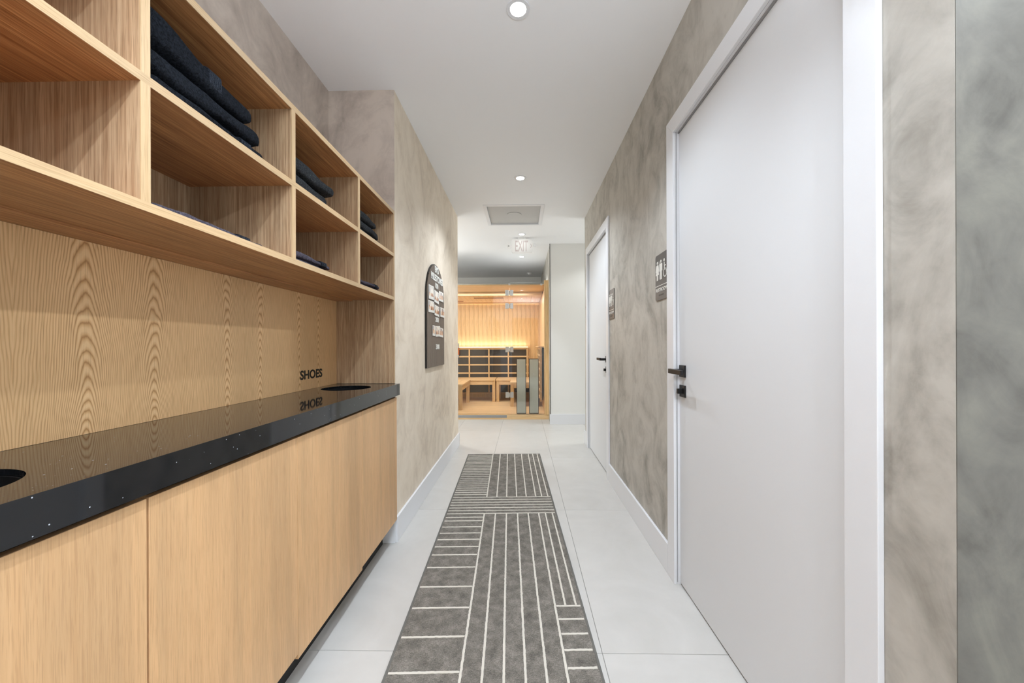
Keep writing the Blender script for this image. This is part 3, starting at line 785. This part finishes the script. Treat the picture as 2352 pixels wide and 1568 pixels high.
for k in range(10): stripe((0.6435, -2.284-0.0778*k), (R0, -2.284-0.0778*k))
b = B(); b.bm.free(); b.bm = bm
obj('cream_line_pattern', b, M['rug_line'], r)

# ------------------------------------------------------------------ sauna cabin
SX0, SX1 = -2.05, 0.425         # outer
IX1 = 0.352                     # inner right wall
SB = 7.62                       # inner back
SZ = 0.075; STOP = 2.155
r = thing('sauna_cabin', 'pale wood infrared sauna cabin with glass front at the corridor end', 'sauna', (-0.8, 6.7, 0))
obj('base', B().box(SX0, SX1-0.005, FY-0.01, SB+0.06, 0.0, SZ), M['hem_h'], r, bevel=0.003)
obj('door_sill', B().box(-1.5, -0.25, FY-0.014, FY-0.009, 0.028, 0.068), M['gasket'], r)
obj('corner_post', B().box(IX1-0.008, SX1, FY-0.02, FY+0.06, SZ, STOP+0.03), M['hem'], r, bevel=0.003)
obj('side_shell', B().box(IX1+0.018, SX1-0.012, FY+0.06, SB+0.06, SZ, 2.12), M['hem_d'], r)
obj('back_shell', B().box(SX0, IX1+0.018, SB+0.018, SB+0.06, SZ, 2.12), M['hem'], r)
obj('left_shell', B().box(SX0, SX0+0.05, FY, SB+0.018, SZ, 2.12), M['hem'], r)
obj('floor_board', B().box(SX0+0.05, IX1+0.018, FY+0.02, SB+0.018, SZ, SZ+0.008), M['hem_h'], r)
# wall boards one by one
pw = 0.0905
pl = obj('wall_board', B().box(0.0008, pw-0.0008, 0, 0.016, 0, 2.06-SZ), M['hem'], r, bevel=0.001, seg=1)
rl = Vector(r['_loc'])
def place(o, x, y, z, rz=0.0): o.location = (x, y, z); o.rotation_euler = (0, 0, rz)
for v in pl.data.vertices: v.co += rl
pl.parent = r
n = int((IX1-(-1.55))/pw)
for k in range(n):
    q = pl if k == 0 else pl.copy()
    if k: C.objects.link(q)
    place(q, IX1-pw*(k+1)-rl.x, SB-rl.y, SZ-rl.z)
n = int((SB-FY-0.06)/pw)
for k in range(n):
    q = pl.copy(); C.objects.link(q); place(q, IX1+0.017-rl.x, SB-pw*(k+1)-rl.y, SZ-rl.z, PI/2)
ob = obj('ceiling_board', B().box(-2.0, IX1, 0.0015, 0.0885, 0, 0.016), M['hem_h'], r, bevel=0.0022, seg=1)
for v in ob.data.vertices: v.co += rl
n = int((SB-6.56)/0.09)
# roof boards run front to back
ob2 = obj('ceiling_board', B().box(0.0015, 0.0885, 6.58, SB, 2.073, 2.089), M['hem_d'], r, bevel=0.002, seg=1)
bpy.data.objects.remove(ob)
for k in range(22):
    q = ob2 if k == 0 else ob2.copy()
    if k: C.objects.link(q)
    q.location = (IX1-0.09*(k+1), 0, 0)
obj('ceiling_beam', B().box(SX0+0.05, IX1, 6.52, 6.58, 2.055, 2.115), M['hem_h'], r, bevel=0.002)
obj('roof_panel', B().box(SX0, IX1+0.018, FY+0.03, SB+0.06, 2.117, 2.13), M['hem_h'], r)
obj('roof_bounce_sheet', B().box(SX0, IX1+0.018, FY+0.05, SB+0.06, 2.1305, 2.14), M['grille'], r)  # unseen grey sheet added so the roof bounces neutral light to the ceiling
obj('ceiling_vent', B().box(-0.92, -0.36, 6.93, 7.0, 2.062, 2.074), M['oak_h'], r, bevel=0.002)
obj('ceiling_vent', B().box(-1.6, -1.21, 7.45, 7.5, 2.062, 2.074), M['oak_h'], r, bevel=0.002)
obj('cove_rail', B().box(-2.0, IX1, SB-0.035, SB-0.02, 2.035, 2.052), M['hem_h'], r)
obj('light_strip', B().box(-2.0, IX1-0.01, SB-0.018, SB-0.006, 2.04, 2.052), M['led'], r)
# heater wall: black panels behind a pale grid
hz0, hz1 = 0.56, 1.125
hxs = [0.085, -0.315, -0.735, -1.16, -1.60]
obj('heater_panel', B().box(-1.6, 0.085, SB-0.045, SB-0.03, 0.47, 1.11), M['heater'], r)
obj('heater_panel', B().box(-1.6, 0.3, SB-0.045, SB-0.03, 0.20, 0.36), M['heater'], r)
obj('heater_cap', B().box(-1.62, 0.13, SB-0.10, SB-0.001, 1.11, 1.13), M['hem_h'], r, bevel=0.002)
obj('light_strip', B().box(-1.6, 0.11, SB-0.03, SB-0.012, 1.131, 1.138), M['led'], r)
for z in (1.085, 0.925, 0.755, 0.585, 0.47):
    obj('grid_rail', B().box(-1.62, 0.13, SB-0.075, SB-0.046, z, z+0.028), M['hem_h'], r, bevel=0.002)
for x in (0.097, -0.292, -0.695, -1.10, -1.505):
    obj('grid_upright', B().box(x-0.014, x+0.014, SB-0.078, SB-0.046, 0.19 if -1.3 < x < 0 else 0.47, 1.11), M['hem'], r, bevel=0.002)
for z in (0.36, 0.17): obj('grid_rail', B().box(-1.62, 0.33, SB-0.075, SB-0.03, z, z+0.028), M['hem_h'], r, bevel=0.002)
# side wall heater
obj('heater_panel', B().box(IX1-0.035, IX1-0.02, 6.05, 7.30, 0.26, 1.13), M['heater'], r)
obj('heater_cap', B().box(IX1-0.09, IX1, 6.0, 7.35, 1.13, 1.15), M['hem_d'], r, bevel=0.002)
for k in range(8): obj('grid_rail', B().box(IX1-0.065, IX1-0.036, 6.0, 7.35, 0.27+0.118*k, 0.298+0.118*k), M['hem_d'], r, bevel=0.002)
for y in (6.02, 6.45, 6.88, 7.31): obj('grid_upright', B().box(IX1-0.068, IX1-0.036, y-0.014, y+0.014, 0.24, 1.13), M['hem'], r, bevel=0.002)
# front glass
gd = obj('glass_door', B().box(-1.18, -0.205, FY-0.004, FY+0.004, SZ+0.01, STOP-0.012), M['glass'], r)
obj('glass_panel', B().box(-0.199, IX1-0.009, FY-0.004, FY+0.004, SZ+0.002, STOP), M['glass'], r)
obj('glass_panel', B().box(SX0+0.05, -1.186, FY-0.004, FY+0.004, SZ+0.002, STOP), M['glass'], r)
for z in (1.99, 1.785, 1.10, 0.385):  # top and bottom pairs are hinges; the two between stand for reflections
    h = obj('hinge_or_reflection', B().box(-0.268, -0.213, FY-0.012, FY+0.010, z-0.044, z+0.044), M['steel'], gd, bevel=0.002)
    h2 = obj('hinge_or_reflection', B().box(-0.193, -0.142, FY-0.012, FY+0.010, z-0.044, z+0.044), M['steel'], gd, bevel=0.002)
    obj('pin_or_reflection', B().cyl((-0.203, FY-0.010), 0.009, 'Z', z-0.030, z+0.030, 12), M['steel'], gd)
obj('glass_clip', B().cyl((-0.203, 2.125), 0.016, 'Y', FY-0.014, FY+0.012, 16), M['steel'], r)
obj('glass_clip', B().cyl((0.30, 2.120), 0.016, 'Y', FY-0.014, FY+0.012, 16), M['steel'], r)
h = obj('door_handle', B().cyl((-1.005, FY-0.045), 0.012, 'Z', 0.98, 1.20, 16), M['steel'], gd)
obj('grip', B().cyl((-1.005, FY-0.045), 0.015, 'Z', 1.02, 1.13, 16), M['orange'], gd)
for z in (0.99, 1.19): obj('handle_standoff', B().cyl((-1.005, z), 0.007, 'Y', FY-0.045, FY-0.003, 12), M['steel'], gd)
for x0 in (-0.096, 0.102):
    p = obj('front_heater', B().box(x0, x0+0.152, FY+0.02, FY+0.05, SZ+0.012, 0.955), M['black'], r, bevel=0.003)
    obj('heater_glass', B().box(x0+0.009, x0+0.143, FY+0.015, FY+0.021, SZ+0.022, 0.945), M['panelglass'], p)
    obj('indicator', B().box(x0+0.069, x0+0.075, FY+0.0125, FY+0.0155, 0.70, 0.725), M['exit'], p)
# benches
def bench(label, x0, x1, y0, y1, legs, front):
    b = thing('sauna_bench', label, 'bench', ((x0+x1)/2, (y0+y1)/2, SZ+0.008), 'pale wood benches inside the sauna')
    ax = M['hem_h'] if front == 'Y' else M['hem_d']
    n = 4
    for k in range(n):
        if front == 'Y':
            d = (y1-y0)/n; obj('seat_slat', B().box(x0, x1, y0+d*k+0.002, y0+d*(k+1)-0.002, 0.487, 0.515), ax, b, bevel=0.002)
        else:
            d = (x1-x0)/n; obj('seat_slat', B().box(x0+d*k+0.002, x0+d*(k+1)-0.002, y0, y1, 0.487, 0.515), ax, b, bevel=0.002)
    ap = B(); ap.box(x0+0.014, x1-0.014, y0+0.014, y0+0.03, 0.41, 0.4868); ap.box(x0+0.014, x1-0.014, y1-0.03, y1-0.014, 0.41, 0.4868)
    ap.box(x0+0.014, x0+0.03, y0+0.0301, y1-0.0301, 0.41, 0.4868); ap.box(x1-0.03, x1-0.014, y0+0.0301, y1-0.0301, 0.41, 0.4868)
    obj('apron', ap, ax, b)
    for x, y in legs: obj('leg', B().box(x, x+0.055, y, y+0.055, SZ+0.008, 0.487), M['hem'], b, bevel=0.002)
bench('pale wood bench along the sauna back wall, left of centre', -1.36, -0.528, 7.02, 7.53, [(-1.35, 7.03), (-0.583, 7.03), (-1.35, 7.46), (-0.583, 7.46)], 'Y')
bench('pale wood bench along the sauna back wall, right of centre', -0.515, 0.26, 7.02, 7.53, [(-0.505, 7.03), (0.195, 7.03), (-0.505, 7.46), (0.195, 7.46)], 'Y')
bench('pale wood bench along the left side of the sauna', -1.50, -1.0, 6.10, 7.0, [(-1.07, 6.11), (-1.49, 6.11), (-1.07, 6.93), (-1.49, 6.93)], 'X')
bench('short pale wood bench behind the heater panels, right side of the sauna', -0.225, 0.26, 6.45, 7.0, [(-0.215, 6.46), (0.195, 6.46), (-0.215, 6.93), (0.195, 6.93)], 'X')
# LED glow over the heater, then two unseen fill lights added in the cabin
a = area('sauna_glow_low', (-0.75, SB-0.06, 1.16), (PI, 0, 0), 1.7, 0.04, 1.8, (0.92, 0.90, 0.84)); a.name = 'sauna_glow'
a = area('sauna_fill_high', (-0.75, 6.75, 2.045), (0, 0, 0), 1.8, 1.2, 7.5, (0.92, 0.95, 0.98)); a.name = 'sauna_glow'
a = area('sauna_fill_front', (-0.6, 6.2, 2.10), (0, 0, 0), 1.4, 0.5, 14, (0.93, 0.95, 0.97)); a.name = 'sauna_glow'

for o in bpy.data.objects:
    if '_loc' in o: del o['_loc']
